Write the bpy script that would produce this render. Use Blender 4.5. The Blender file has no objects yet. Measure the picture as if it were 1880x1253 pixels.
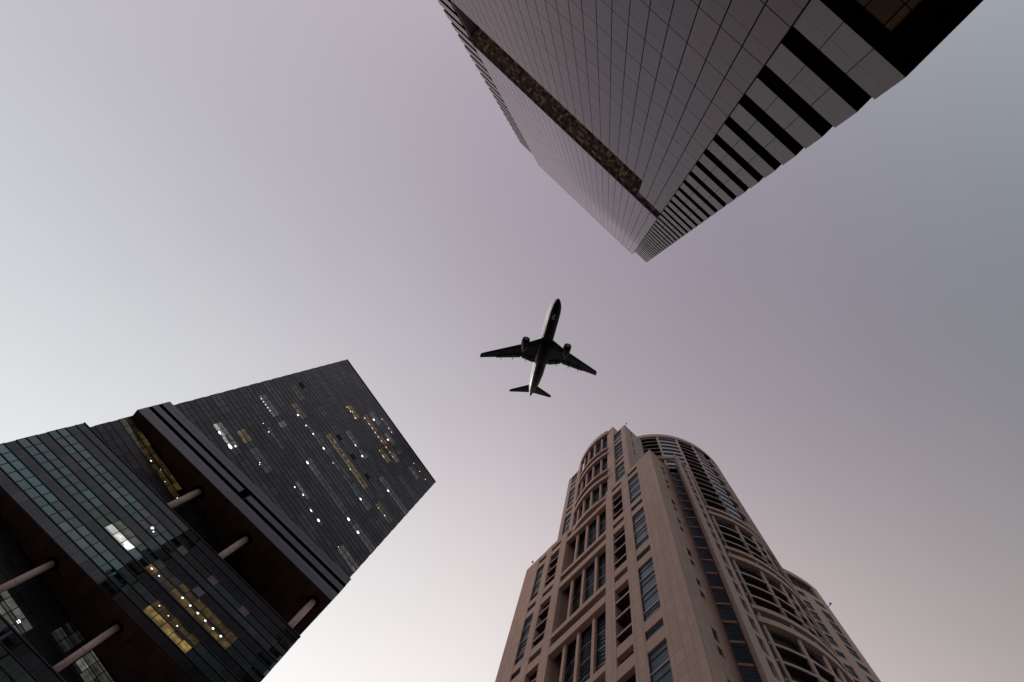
import bpy, bmesh, math, random
from mathutils import Matrix, Vector

scene = bpy.context.scene
C = scene.collection
random.seed(7)
EYE = 1.6                                   # the camera stands at eye height over the plaza

# ------------------------------------------------------------------ camera
F_PX = 1100.0
cam_d = bpy.data.cameras.new('camera'); cam = bpy.data.objects.new('camera', cam_d); C.objects.link(cam)
cam_d.sensor_width = 36.0; cam_d.lens = F_PX / 1880 * 36.0
cam_d.clip_start = 0.1; cam_d.clip_end = 8000
# columns: image right, image down, view direction, each in world axes (z up)
RX = Vector((0.98787083, 0.0, 0.1552779)); RD = Vector((0.01287184, 0.99655824, -0.08189007)); RF = Vector((-0.15474347, 0.08289553, 0.98447082))
m = Matrix((RX, -RD, -RF)).transposed().to_4x4(); m.translation = Vector((0, 0, EYE))
cam.matrix_world = m
scene.camera = cam

# ------------------------------------------------------------------ sky, sun, exposure
SKY = dict(  # linear radiance as a smooth function of the direction (x, y = plan components of the unit vector)
    c=(0.3563, 0.3167, 0.3716), x=(-0.2965, -0.2764, -0.2831), y=(0.223, 0.1947, 0.1425), xx=(0.1283, 0.2683, 0.2113), yy=(0.8791, 0.8316, 0.7204), xy=(-0.4324, -0.5459, -0.5364))
world = bpy.data.worlds.new('World'); scene.world = world; world.use_nodes = True
nt = world.node_tree; nt.nodes.clear()
def N(t, **k):
    n = nt.nodes.new(t)
    for a, b in k.items(): setattr(n, a, b)
    return n
geo = N('ShaderNodeTexCoord'); sep = N('ShaderNodeSeparateXYZ'); nt.links.new(geo.outputs['Generated'], sep.inputs[0])
def mth(op, a, b):
    n = N('ShaderNodeMath', operation=op)
    for i, v in enumerate((a, b)):
        if isinstance(v, (int, float)): n.inputs[i].default_value = v
        else: nt.links.new(v, n.inputs[i])
    return n.outputs[0]
X, Y, Zc = sep.outputs[0], sep.outputs[1], sep.outputs[2]
sca = {'x': X, 'y': Y, 'xx': mth('MULTIPLY', X, X), 'yy': mth('MULTIPLY', Y, Y), 'xy': mth('MULTIPLY', X, Y)}
acc = N('ShaderNodeVectorMath', operation='ADD'); acc.inputs[0].default_value = SKY['c']; acc.inputs[1].default_value = (0, 0, 0)
last = acc.outputs[0]
for k, s in sca.items():
    sc = N('ShaderNodeVectorMath', operation='SCALE'); sc.inputs[0].default_value = SKY[k]; nt.links.new(s, sc.inputs['Scale'])
    ad = N('ShaderNodeVectorMath', operation='ADD'); nt.links.new(last, ad.inputs[0]); nt.links.new(sc.outputs[0], ad.inputs[1]); last = ad.outputs[0]
mx = N('ShaderNodeVectorMath', operation='MAXIMUM'); nt.links.new(last, mx.inputs[0]); mx.inputs[1].default_value = (0.07, 0.07, 0.09)
mn = N('ShaderNodeVectorMath', operation='MINIMUM'); nt.links.new(mx.outputs[0], mn.inputs[0]); mn.inputs[1].default_value = (0.99, 0.97, 0.96)
nz = N('ShaderNodeTexNoise'); nz.inputs['Scale'].default_value = 2.2; nz.inputs['Detail'].default_value = 5; nz.inputs['Roughness'].default_value = 0.55
nt.links.new(geo.outputs['Generated'], nz.inputs['Vector'])
nr = N('ShaderNodeMapRange'); nt.links.new(nz.outputs[0], nr.inputs[0]); nr.inputs[3].default_value = 0.94; nr.inputs[4].default_value = 1.06
hz = N('ShaderNodeVectorMath', operation='SCALE'); nt.links.new(mn.outputs[0], hz.inputs[0]); nt.links.new(nr.outputs[0], hz.inputs['Scale'])
bg = N('ShaderNodeBackground'); bg.inputs['Strength'].default_value = 1.0; nt.links.new(hz.outputs[0], bg.inputs[0])
out = N('ShaderNodeOutputWorld'); nt.links.new(bg.outputs[0], out.inputs[0])

sd = bpy.data.lights.new('sun', 'SUN'); so = bpy.data.objects.new('sun', sd); C.objects.link(so)
sd.energy = 1.8; sd.angle = math.radians(12); sd.color = (1.0, 0.86, 0.76)
sv = Vector((-0.85, 0.52, 0.21)).normalized()          # last glow, low behind the glass tower
so.rotation_euler = sv.to_track_quat('Z', 'Y').to_euler()

vs = scene.view_settings; vs.view_transform = 'Standard'; vs.look = 'None'; vs.exposure = 0; vs.gamma = 1
try: vs.use_curve_mapping = False
except Exception: pass
scene.render.engine = 'CYCLES'
scene.render.resolution_x, scene.render.resolution_y = 1024, 682

# ------------------------------------------------------------------ materials
def mat(name, col, rough=0.6, metal=0.0, spec=0.5, vary=0.12, noise=0.0, nscale=3.0, tone=False, bump=0.0, bscale=20.0, mortar=None, ior=1.5, tint=None, streak=False):
    m = bpy.data.materials.new(name); m.use_nodes = True
    t = m.node_tree; b = t.nodes['Principled BSDF']
    b.inputs['Roughness'].default_value = rough; b.inputs['Metallic'].default_value = metal
    b.inputs['IOR'].default_value = ior; b.inputs['Specular IOR Level'].default_value = spec
    if tint: b.inputs['Specular Tint'].default_value = (*tint, 1)
    tc = t.nodes.new('ShaderNodeTexCoord')
    cur = t.nodes.new('ShaderNodeRGB'); cur.outputs[0].default_value = (*col, 1); cur = cur.outputs[0]
    def mul(a, fac_out, lo, hi):
        mr = t.nodes.new('ShaderNodeMapRange'); t.links.new(fac_out, mr.inputs[0])
        mr.inputs[3].default_value = lo; mr.inputs[4].default_value = hi
        v = t.nodes.new('ShaderNodeVectorMath'); v.operation = 'SCALE'
        t.links.new(a, v.inputs[0]); t.links.new(mr.outputs[0], v.inputs['Scale']); return v.outputs[0]
    if noise:
        n = t.nodes.new('ShaderNodeTexNoise'); n.inputs['Scale'].default_value = nscale; n.inputs['Detail'].default_value = 5
        n.inputs['Roughness'].default_value = 0.65
        mp = t.nodes.new('ShaderNodeMapping'); mp.inputs['Scale'].default_value = (1, 1, 0.35 if not streak else 0.07)
        t.links.new(tc.outputs['Object'], mp.inputs[0]); t.links.new(mp.outputs[0], n.inputs['Vector'])
        cur = mul(cur, n.outputs[0], 1 - noise * 1.6, 1 + noise * 1.6)
    if tone:
        a = t.nodes.new('ShaderNodeVertexColor'); a.layer_name = 'tone'
        v = t.nodes.new('ShaderNodeVectorMath'); v.operation = 'MULTIPLY'
        t.links.new(cur, v.inputs[0]); t.links.new(a.outputs[0], v.inputs[1]); cur = v.outputs[0]
    if mortar:
        bw, bh, dark = mortar
        sp = t.nodes.new('ShaderNodeSeparateXYZ'); t.links.new(tc.outputs['Object'], sp.inputs[0])
        ad = t.nodes.new('ShaderNodeMath'); ad.operation = 'ADD'; t.links.new(sp.outputs[0], ad.inputs[0]); t.links.new(sp.outputs[1], ad.inputs[1])
        cb = t.nodes.new('ShaderNodeCombineXYZ'); t.links.new(ad.outputs[0], cb.inputs[0]); t.links.new(sp.outputs[2], cb.inputs[1])
        br = t.nodes.new('ShaderNodeTexBrick'); br.offset = 0.0; br.squash = 1.0
        br.inputs['Scale'].default_value = 1; br.inputs['Brick Width'].default_value = bw; br.inputs['Row Height'].default_value = bh
        br.inputs['Mortar Size'].default_value = 0.022; br.inputs['Mortar Smooth'].default_value = 0.3; br.inputs['Bias'].default_value = 0.0
        br.inputs['Color1'].default_value = (0.93, 0.93, 0.93, 1); br.inputs['Color2'].default_value = (1.05, 1.05, 1.05, 1); br.inputs['Mortar'].default_value = (dark, dark, dark, 1)
        t.links.new(cb.outputs[0], br.inputs['Vector'])
        v = t.nodes.new('ShaderNodeVectorMath'); v.operation = 'MULTIPLY'
        t.links.new(cur, v.inputs[0]); t.links.new(br.outputs['Color'], v.inputs[1]); cur = v.outputs[0]
    t.links.new(cur, b.inputs['Base Color'])
    if tint and tone:
        a = t.nodes.new('ShaderNodeVertexColor'); a.layer_name = 'tone'
        v = t.nodes.new('ShaderNodeVectorMath'); v.operation = 'MULTIPLY'; v.inputs[1].default_value = tint
        t.links.new(a.outputs[0], v.inputs[0]); src = v.outputs[0]
        if noise: src = mul(src, n.outputs[0], 1 - noise, 1 + noise)
        t.links.new(src, b.inputs['Specular Tint'])
    if bump:
        n = t.nodes.new('ShaderNodeTexNoise'); n.inputs['Scale'].default_value = bscale; n.inputs['Detail'].default_value = 3
        t.links.new(tc.outputs['Object'], n.inputs['Vector'])
        bp = t.nodes.new('ShaderNodeBump'); bp.inputs['Strength'].default_value = bump; bp.inputs['Distance'].default_value = 0.05
        t.links.new(n.outputs[0], bp.inputs['Height']); t.links.new(bp.outputs[0], b.inputs['Normal'])
    return m

def emis(name, col, strength, base=(0.02, 0.02, 0.02), noise=0.5, nscale=1.6):
    m = bpy.data.materials.new(name); m.use_nodes = True
    t = m.node_tree; b = t.nodes['Principled BSDF']
    b.inputs['Base Color'].default_value = (*base, 1); b.inputs['Roughness'].default_value = 0.08
    b.inputs['Emission Color'].default_value = (*col, 1)
    tc = t.nodes.new('ShaderNodeTexCoord')
    n = t.nodes.new('ShaderNodeTexNoise'); n.inputs['Scale'].default_value = nscale; n.inputs['Detail'].default_value = 4
    t.links.new(tc.outputs['Object'], n.inputs['Vector'])
    a = t.nodes.new('ShaderNodeVertexColor'); a.layer_name = 'tone'
    mr = t.nodes.new('ShaderNodeMapRange'); t.links.new(n.outputs[0], mr.inputs[0])
    mr.inputs[1].default_value = 0.3; mr.inputs[2].default_value = 0.7
    mr.inputs[3].default_value = strength * (1 - noise); mr.inputs[4].default_value = strength * (1 + noise)
    mu = t.nodes.new('ShaderNodeMath'); mu.operation = 'MULTIPLY'; t.links.new(mr.outputs[0], mu.inputs[0]); t.links.new(a.outputs[0], mu.inputs[1])
    t.links.new(mu.outputs[0], b.inputs['Emission Strength'])
    return m

M = {}
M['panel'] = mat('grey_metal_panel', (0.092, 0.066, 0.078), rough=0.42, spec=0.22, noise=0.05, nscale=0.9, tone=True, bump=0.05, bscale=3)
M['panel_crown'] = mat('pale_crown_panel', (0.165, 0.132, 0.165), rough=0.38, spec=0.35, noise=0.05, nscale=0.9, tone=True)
M['void'] = mat('unlit_void', (0.002, 0.002, 0.002), rough=0.95, spec=0.0)  # flat black for gaps, and for shade painted on undersides
M['panel_wing'] = mat('grey_spandrel_panel', (0.115, 0.092, 0.094), rough=0.45, spec=0.3, noise=0.07, nscale=1.2, tone=True)
M['black'] = mat('black_void', (0.006, 0.006, 0.007), rough=0.7, spec=0.2)
M['joint'] = mat('dark_joint', (0.006, 0.004, 0.004), rough=0.9, spec=0.0)
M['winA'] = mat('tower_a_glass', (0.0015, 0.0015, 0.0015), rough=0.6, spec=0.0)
M['coffer'] = mat('brown_coffer', (0.13, 0.080, 0.045), rough=0.7, noise=0.25, nscale=6, tone=True)
M['stone'] = mat('brown_stone', (0.48, 0.33, 0.278), rough=0.75, spec=0.2, noise=0.13, nscale=0.9, streak=True, mortar=(0.9, 1.43, 0.55), bump=0.08, bscale=8)
M['stone_smooth'] = mat('brown_render', (0.465, 0.32, 0.27), rough=0.75, spec=0.2, noise=0.08, nscale=0.6)
M['winB'] = mat('blue_window_glass', (0.030, 0.046, 0.066), rough=0.3, spec=0.22, tone=True, noise=0.2, nscale=0.6)
M['transom'] = mat('pale_transom', (0.36, 0.29, 0.28), rough=0.5, tone=False)
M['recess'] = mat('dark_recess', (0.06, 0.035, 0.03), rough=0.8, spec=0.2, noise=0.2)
M['purple'] = mat('pale_balcony_glass', (0.34, 0.30, 0.36), rough=0.25, spec=0.6, tone=True, noise=0.12)
M['paneC'] = mat('dark_curtain_glass', (0.014, 0.012, 0.015), rough=0.22, spec=0.42, tint=(1.0, 0.94, 1.0), tone=True, noise=0.25, nscale=0.5, bump=0.02, bscale=0.6)
M['spanC'] = mat('dark_spandrel_glass', (0.012, 0.010, 0.013), rough=0.28, spec=0.38, tint=(1.0, 0.92, 0.98), tone=True, noise=0.3, nscale=0.7)
M['teal'] = mat('teal_curtain_glass', (0.002, 0.007, 0.007), rough=0.02, spec=0.90, tint=(0.64, 1.0, 1.0), tone=True, noise=0.25, nscale=0.5, bump=0.012, bscale=0.9)
M['tspan'] = mat('slate_spandrel_glass', (0.002, 0.0025, 0.004), rough=0.035, spec=0.46, tint=(0.78, 0.88, 1.0), tone=True, noise=0.3, nscale=0.7)
M['barC'] = mat('black_mullion', (0.010, 0.010, 0.012), rough=0.5, spec=0.3)
M['slate'] = mat('slate_cladding', (0.05, 0.052, 0.065), rough=0.35, spec=0.5, tone=True, noise=0.15, nscale=0.8)
M['soffit'] = mat('rust_soffit', (0.055, 0.033, 0.026), rough=0.75, spec=0.2, noise=0.25, nscale=0.8, tone=True)
M['column'] = mat('pinkish_concrete', (0.40, 0.30, 0.29), rough=0.8, spec=0.2, noise=0.12, nscale=3, bump=0.2, bscale=12)
M['blind'] = mat('roller_blind', (0.13, 0.125, 0.14), rough=0.8, spec=0.2, noise=0.15)
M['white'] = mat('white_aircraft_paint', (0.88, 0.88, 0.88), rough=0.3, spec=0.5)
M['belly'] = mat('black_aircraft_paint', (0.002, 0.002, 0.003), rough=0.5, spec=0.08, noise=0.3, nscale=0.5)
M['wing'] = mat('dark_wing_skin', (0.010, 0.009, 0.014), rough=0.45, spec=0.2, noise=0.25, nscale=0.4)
M['metal'] = mat('bare_metal_lip', (0.5, 0.5, 0.52), rough=0.3, metal=0.9)
M['asphalt'] = mat('asphalt', (0.05, 0.05, 0.052), rough=0.9, spec=0.2, noise=0.2, nscale=0.4)
M['paving'] = mat('plaza_paving', (0.34, 0.30, 0.27), rough=0.85, spec=0.2, noise=0.2, nscale=0.8)
M['e_white'] = emis('lit_office_white', (1.0, 1.0, 0.92), 0.55, noise=0.45)
M['e_gold'] = emis('lit_office_gold', (1.0, 0.66, 0.19), 0.09, noise=0.75, nscale=1.1)
M['e_amber'] = emis('lit_office_amber', (1.0, 0.52, 0.20), 0.085, noise=0.5)
M['e_grey'] = emis('lit_office_grey', (0.80, 0.85, 0.72), 0.06, noise=0.45)
M['e_teal'] = emis('lit_office_teal', (0.55, 0.80, 0.85), 0.10, noise=0.5)
M['e_dim'] = emis('lit_office_dim', (0.75, 0.80, 0.85), 0.024, noise=0.5)
M['e_lamp'] = emis('ceiling_lamp_glow', (0.93, 0.97, 1.0), 2.6, noise=0.05)
M['e_warm'] = emis('warm_lamp_glow', (1.0, 0.82, 0.6), 1.7, noise=0.05)
M['mott'] = None

# mottled brown ceiling of the sky lobby (perforated stone-like boards)
def mottled():
    m = mat('mottled_brown_ceiling', (0.50, 0.37, 0.30), rough=0.7, spec=0.2, noise=0.25, nscale=5, tone=True)
    return m
    t = m.node_tree; b = t.nodes['Principled BSDF']; tc = [n for n in t.nodes if n.type == 'TEX_COORD'][0]
    mp = t.nodes.new('ShaderNodeMapping'); mp.inputs['Scale'].default_value = (1.1, 3.4, 1); t.links.new(tc.outputs['Object'], mp.inputs[0])
    v = t.nodes.new('ShaderNodeTexNoise'); v.inputs['Scale'].default_value = 1.5; v.inputs['Detail'].default_value = 4; v.inputs['Roughness'].default_value = 0.7
    t.links.new(mp.outputs[0], v.inputs['Vector'])
    r = t.nodes.new('ShaderNodeValToRGB'); e = r.color_ramp.elements
    e[0].position = 0.42; e[0].color = (0.26, 0.16, 0.13, 1); e[1].position = 0.64; e[1].color = (0.90, 0.80, 0.72, 1)
    k = r.color_ramp.elements.new(0.53); k.color = (0.42, 0.29, 0.23, 1)
    t.links.new(v.outputs[0], r.inputs[0]); t.links.new(r.outputs[0], b.inputs['Base Color'])
    return m
M['mott'] = mottled()

# ------------------------------------------------------------------ mesh helpers
def cr(a, b): return (a[1]*b[2]-a[2]*b[1], a[2]*b[0]-a[0]*b[2], a[0]*b[1]-a[1]*b[0])
class MB:
    """collects shapes, then links them as ONE mesh object; z is measured from the camera's eye"""
    def __init__(s, lift=EYE): s.v = []; s.f = []; s.mi = []; s.tn = []; s.mats = []; s.lift = lift; s.smooth = []
    def _m(s, mt):
        if mt not in s.mats: s.mats.append(mt)
        return s.mats.index(mt)
    def face(s, pts, mt, tone=1.0, smooth=False):
        i = len(s.v); s.v += [(p[0], p[1], p[2] + s.lift) for p in pts]
        s.f.append(tuple(range(i, i + len(pts)))); s.mi.append(s._m(mt)); s.tn.append(tone); s.smooth.append(smooth)
    def prism(s, poly, z0, z1, mt, tone=1.0, bottom=None):
        i = len(s.v); n = len(poly)
        a = sum(poly[k][0]*poly[(k+1) % n][1]-poly[(k+1) % n][0]*poly[k][1] for k in range(n))
        if a < 0: poly = poly[::-1]
        s.v += [(p[0], p[1], z0 + s.lift) for p in poly] + [(p[0], p[1], z1 + s.lift) for p in poly]
        k = s._m(mt); kb = s._m(bottom) if bottom else k
        s.f.append(tuple(range(i + n - 1, i - 1, -1))); s.mi.append(kb)
        s.f.append(tuple(range(i + n, i + 2*n))); s.mi.append(k)
        for q in range(n):
            s.f.append((i+q, i+(q+1) % n, i+n+(q+1) % n, i+n+q)); s.mi.append(k)
        s.tn += [tone]*(n+2); s.smooth += [False]*(n+2)
        return s
    def box(s, u0, u1, n0, n1, z0, z1, mt, tone=1.0, bottom=None):
        return s.prism([(u0, n0), (u1, n0), (u1, n1), (u0, n1)], z0, z1, mt, tone, bottom)
    def rbox(s, p, ang, u0, u1, n0, n1, z0, z1, mt, tone=1.0):
        c, t = math.cos(math.radians(ang)), math.sin(math.radians(ang))
        P = lambda u, n: (p[0]+u*c-n*t, p[1]+u*t+n*c)
        return s.prism([P(u0, n0), P(u1, n0), P(u1, n1), P(u0, n1)], z0, z1, mt, tone)
    def arc(s, c, r0, r1, a0, a1, z0, z1, mt, tone=1.0, seg=None):
        n = seg or max(2, int(abs(a1-a0)/2.0)+1)
        A = [math.radians(a0+(a1-a0)*k/n) for k in range(n+1)]
        o = [(c[0]+r1*math.cos(a), c[1]+r1*math.sin(a)) for a in A]; i = [(c[0]+r0*math.cos(a), c[1]+r0*math.sin(a)) for a in A]
        for k in range(n):
            s.prism([i[k], o[k], o[k+1], i[k+1]], z0, z1, mt, tone)
        return s
    def tube(s, p, q, r0, r1, mt, seg=16, caps=True):
        p, q = Vector(p), Vector(q); d = (q-p).normalized(); x = d.orthogonal().normalized(); y = d.cross(x)
        i = len(s.v); k = s._m(mt)
        for c, r in ((p, r0), (q, r1)):
            for j in range(seg):
                a = 2*math.pi*j/seg; w = c+x*(r*math.cos(a))+y*(r*math.sin(a)); s.v.append((w.x, w.y, w.z+s.lift))
        for j in range(seg):
            s.f.append((i+j, i+(j+1) % seg, i+seg+(j+1) % seg, i+seg+j)); s.mi.append(k); s.tn.append(1.0); s.smooth.append(True)
        if caps:
            s.f.append(tuple(range(i+seg-1, i-1, -1))); s.f.append(tuple(range(i+seg, i+2*seg))); s.mi += [k, k]; s.tn += [1.0, 1.0]; s.smooth += [False, False]
        return s
    def build(s, name, parent=None, label=None):
        me = bpy.data.meshes.new(name); me.from_pydata(s.v, [], s.f); me.update()
        for mt in s.mats: me.materials.append(M[mt])
        me.polygons.foreach_set('material_index', s.mi); me.polygons.foreach_set('use_smooth', s.smooth)
        ca = me.color_attributes.new('tone', 'FLOAT_COLOR', 'CORNER')
        buf = []
        for p, t in zip(me.polygons, s.tn):
            t3 = t if isinstance(t, tuple) else (t, t, t)
            buf += [t3[0], t3[1], t3[2], 1.0] * p.loop_total
        ca.data.foreach_set('color', buf)
        o = bpy.data.objects.new(name, me); C.objects.link(o)
        if parent: o.parent = parent
        if label: o['label'] = label
        return o
def thing(name, label, cat, loc=(0, 0, 0), az=0.0, group=None):
    o = bpy.data.objects.new(name, None); C.objects.link(o); o.location = loc; o.rotation_euler = (0, 0, math.radians(az))
    o['label'] = label; o['category'] = cat
    if group: o['group'] = group
    o.empty_display_size = 2
    return o
rnd = random.random
def tn(a, b): return a + (b-a)*rnd()

# ------------------------------------------------------------------ ground
g = MB(0); g.face([(-2500, -2500, 0), (2500, -2500, 0), (2500, 2500, 0), (-2500, 2500, 0)], 'asphalt')
o = g.build('ground'); o['kind'] = 'structure'
g = MB(0); g.box(-90, 90, -60, 90, 0.0, 0.14, 'paving'); o = g.build('pavement'); o['kind'] = 'structure'

# ================================================================== TOWER A : grey panelled office tower (upper right)
A = thing('office_tower', 'grey panelled office tower with dark ribbon windows at its corners, upper right of the photo', 'tower', (6.845, -9.9046, 0), 43.7)
FA = 3.93
def zA(k): return 22.45 + FA*k
# core set back behind the cladding
b = MB(); b.box(-39.7, 3.72, -39.7, -2.4, 22.75, 154.6, 'joint'); b.box(-39.7, 3.72, -2.4, -0.28, 22.75, 71.2, 'joint'); b.box(-39.7, 3.72, -2.4, -0.28, 85.4, 154.6, 'joint'); b.box(-39.7, -35.6, -2.4, -0.28, 71.2, 85.4, 'joint'); b.box(0.0, 3.72, -2.4, -0.28, 71.2, 85.4, 'joint'); b.box(-4.0, -0.05, -2.2, -0.65, 71.2, 82.8, 'joint'); b.box(-35.9, -0.05, -6.0, -0.28, 154.6, 166.6, 'joint'); 
b.box(-36, 0, -36, -5, -EYE, 22.75, 'void'); b.build('wall', A)
NK = 34
for k in range(NK):
    z0 = zA(k); z1 = min(z0+2.35, 155.0)
    b = MB()
    for u0, u1 in ((-0.05, 1.255), (1.285, 2.60), (2.63, 4.05)):
        t = tn(0.92, 1.06)
        zm = z0 + 1.32
        n0 = -40.0 if u1 > 4 else -0.30
        b.box(u0, u1, n0, 0.0, z0, zm-0.006, 'panel_wing', t, bottom='void'); b.box(u0, u1, n0, 0.0, zm+0.006, z1, 'panel_wing', t*tn(0.985, 1.015))  # black underside: shade below the spandrel put into the colour
    b.build('spandrel', A)
    if k < NK-1:
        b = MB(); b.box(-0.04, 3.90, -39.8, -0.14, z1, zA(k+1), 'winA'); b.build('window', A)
    b = MB()
    for u0, u1 in ((-40.05, -38.68), (-38.65, -37.30), (-37.27, -35.90)):
        t = tn(0.92, 1.06); n0 = -40.0 if u0 < -40 else -0.30
        b.box(u0, u1, n0, 0.0, z0, z1, 'panel_wing', t, bottom='void')  # underside painted black for shade here too
    b.build('spandrel', A)
    if k < NK-1:
        b = MB(); b.box(-39.90, -35.9, -39.8, -0.14, z1, zA(k+1), 'winA'); b.build('window', A)
# centre: flat panel grid with real joints
b = MB(); PW = 1.3115; NC = 27
for c in range(NC):
    u1 = -0.08 - PW*c; u0 = u1 - PW
    for r in range(-1, 37):
        zb = 24.86 + FA*r; parts = [(zb+0.038, zb+2.47), (zb+2.495, zb+FA-0.038)]
        t = tn(0.93, 1.06)
        for (q0, q1) in parts:
            q0 = max(q0, 22.45); q1 = min(q1, 167.0)
            if q1 - q0 < 0.05: continue
            cut = (71.4, 85.4) if c >= 3 and c < NC else (79.6, 85.4)
            segs = [(q0, q1)]
            if q1 > cut[0] and q0 < cut[1]:
                segs = [s for s in ((q0, min(q1, cut[0])), (max(q0, cut[1]), q1)) if s[1]-s[0] > 0.02]
            for s0, s1 in segs:
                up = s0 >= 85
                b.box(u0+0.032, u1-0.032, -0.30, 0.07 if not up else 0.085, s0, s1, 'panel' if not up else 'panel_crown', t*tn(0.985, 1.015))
b.build('panel_wall', A)
b = MB()
cols = -0.08 - PW*3
b.box(-35.5, cols, -2.15, -0.02, 82.84, 83.1, 'joint'); b.box(cols, -0.05, -0.62, -0.02, 82.84, 83.1, 'joint')
nu = int(35.4/0.40)
for i in range(nu):
    for j in range(7):
        n1 = -0.03-0.30*j; u0 = -35.45+0.40*i
        if u0 > cols-0.3 and j > 1: continue
        t = tn(1.2, 1.9) if rnd() < 0.36 else tn(0.42, 0.85)
        if rnd() < 0.3: t *= 0.6
        b.box(u0, u0+0.375, n1-0.28, n1, 82.80+tn(0, 0.02), 82.84, 'mott', t)
b.build('recess_ceiling', A, 'mottled brown ceiling')
b = MB(); b.box(-35.45, cols-0.05, -2.35, -2.2, 71.2, 82.8, 'joint'); b.box(-35.6, -35.5, -2.2, -0.1, 71.2, 82.8, 'panel', 0.95)
b.box(cols, cols+0.12, -2.2, -0.62, 71.2, 82.8, 'panel', 0.9); b.build('recess_wall', A)
b = MB(); b.box(-35.6, -0.04, -1.6, -1.5, 83.1, 85.4, 'void'); b.box(-35.6, -0.04, -1.5, -0.30, 85.15, 85.4, 'void')
b.box(-35.6, -0.04, -1.5, -0.02, 83.1, 83.25, 'void')
b.build('slot', A)
b = MB()
for c in range(NC+1):
    u = -0.08-PW*c; b.box(u-0.018, u+0.018, -0.04, 0.0, 82.8, 85.4, 'panel', 0.8)
b.build('hanger_rods', A)
# underside of the tower over its tall open base
b = MB(); b.box(-39.6, 3.7, -0.74, -0.28, 22.52, 22.74, 'void'); b.box(3.25, 3.7, -39, -0.74, 22.52, 22.74, 'void'); b.box(-39.6, 3.25, -39, -0.75, 22.66, 22.74, 'void'); b.build('soffit_border', A)
b = MB()
for i in range(16):
    for j in range(14):
        u1 = 3.20-0.9*i; n1 = -0.80-0.9*j
        b.box(u1-0.85, u1, n1-0.85, n1, 22.54, 22.655, 'coffer', tn(0.7, 1.15))
b.build('coffered_soffit', A, 'brown coffered soffit')

# ================================================================== TOWER C : dark glass tower with stacked turned blocks (left)
T1 = thing('glass_tower', 'dark glass office tower with scattered lit windows and turned projecting blocks, lower left', 'tower', (-68.2667, 18.1914, 0), 53.3)
P1 = 3.985; Z1 = 70.20 - P1*18           # window zone starts at Z1 + P1*k
PWD = 40.3/31
def toneC(dark=0.55, light=1.7): 
    r = rnd(); return dark + (light-dark)*(r**2.2)
b = MB(); b.box(0.12, 40.18, 0.16, 40.0, -EYE, 150.1, 'black'); b.build('wall', T1)
k = 0
row_tones = {}
while True:
    zb = Z1 + P1*k
    if zb > 150: break
    zw1 = min(zb+2.48, 150.2); zs1 = min(zb+P1, 150.2)
    if zs1 > -1:
        vis = zs1 > 44
        b = MB()
        run = 0; cur = 1.0
        for c in range(31):
            if run <= 0: run = random.randint(1, 6); cur = toneC(0.75, 1.7)
            run -= 1
            for r in range(2):
                z0 = zb + r*1.24; z1 = min(z0+1.24, 150.2)
                if z1 <= z0: continue
                w = tn(-0.004, 0.004)
                b.face([(c*PWD, 0.0+w, max(z0, -EYE)), (c*PWD+PWD, 0.0-w, max(z0, -EYE)), (c*PWD+PWD, 0.0-w, z1), (c*PWD, 0.0+w, z1)], 'paneC', cur*tn(0.85, 1.15))
        b.build('window', T1)
        if zs1 > zw1:
            b = MB()
            for c in range(31):
                b.face([(c*PWD, 0, zw1), (c*PWD+PWD, 0, zw1), (c*PWD+PWD, 0, zs1), (c*PWD, 0, zs1)], 'spanC', tn(0.7, 1.3))
            b.build('spandrel', T1)
    k += 1
b = MB()
for k in range(0, 40):
    zb = Z1+P1*k
    for z, h in ((zb, 0.09), (zb+1.24, 0.05), (zb+2.48, 0.09)):
        if -1 < z < 150: b.box(-0.02, 40.32, -0.045, 0.05, z-h/2, z+h/2, 'barC')
for k in range(0, 40):
    zb = Z1+P1*k
    if -1 < zb < 150:
        for c in range(32): b.box(c*PWD-0.03, c*PWD+0.03, -0.05, 0.05, zb, min(zb+2.48, 150.2), 'barC')
b.box(-0.05, 40.35, -0.10, 0.12, 150.2, 150.55, 'barC')
b.build('mullion_grid', T1)
b = MB()
for s0 in (('u', 0.0), ('u', 40.3)):
    u = s0[1]; 
    for k in range(0, 39):
        zb = Z1+P1*k
        if zb < -1: continue
        uu = (u-0.02, u+0.12) if u < 1 else (u-0.12, u+0.02)
        b.box(uu[0], uu[1], 0.1, 40.0, zb, min(zb+2.42, 150.2), 'paneC', tn(0.7, 1.4)); b.box(uu[0], uu[1], 0.1, 40.0, min(zb+2.5, 150), min(zb+P1-0.08, 150.2), 'spanC')
b.build('side_glazing', T1)

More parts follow.
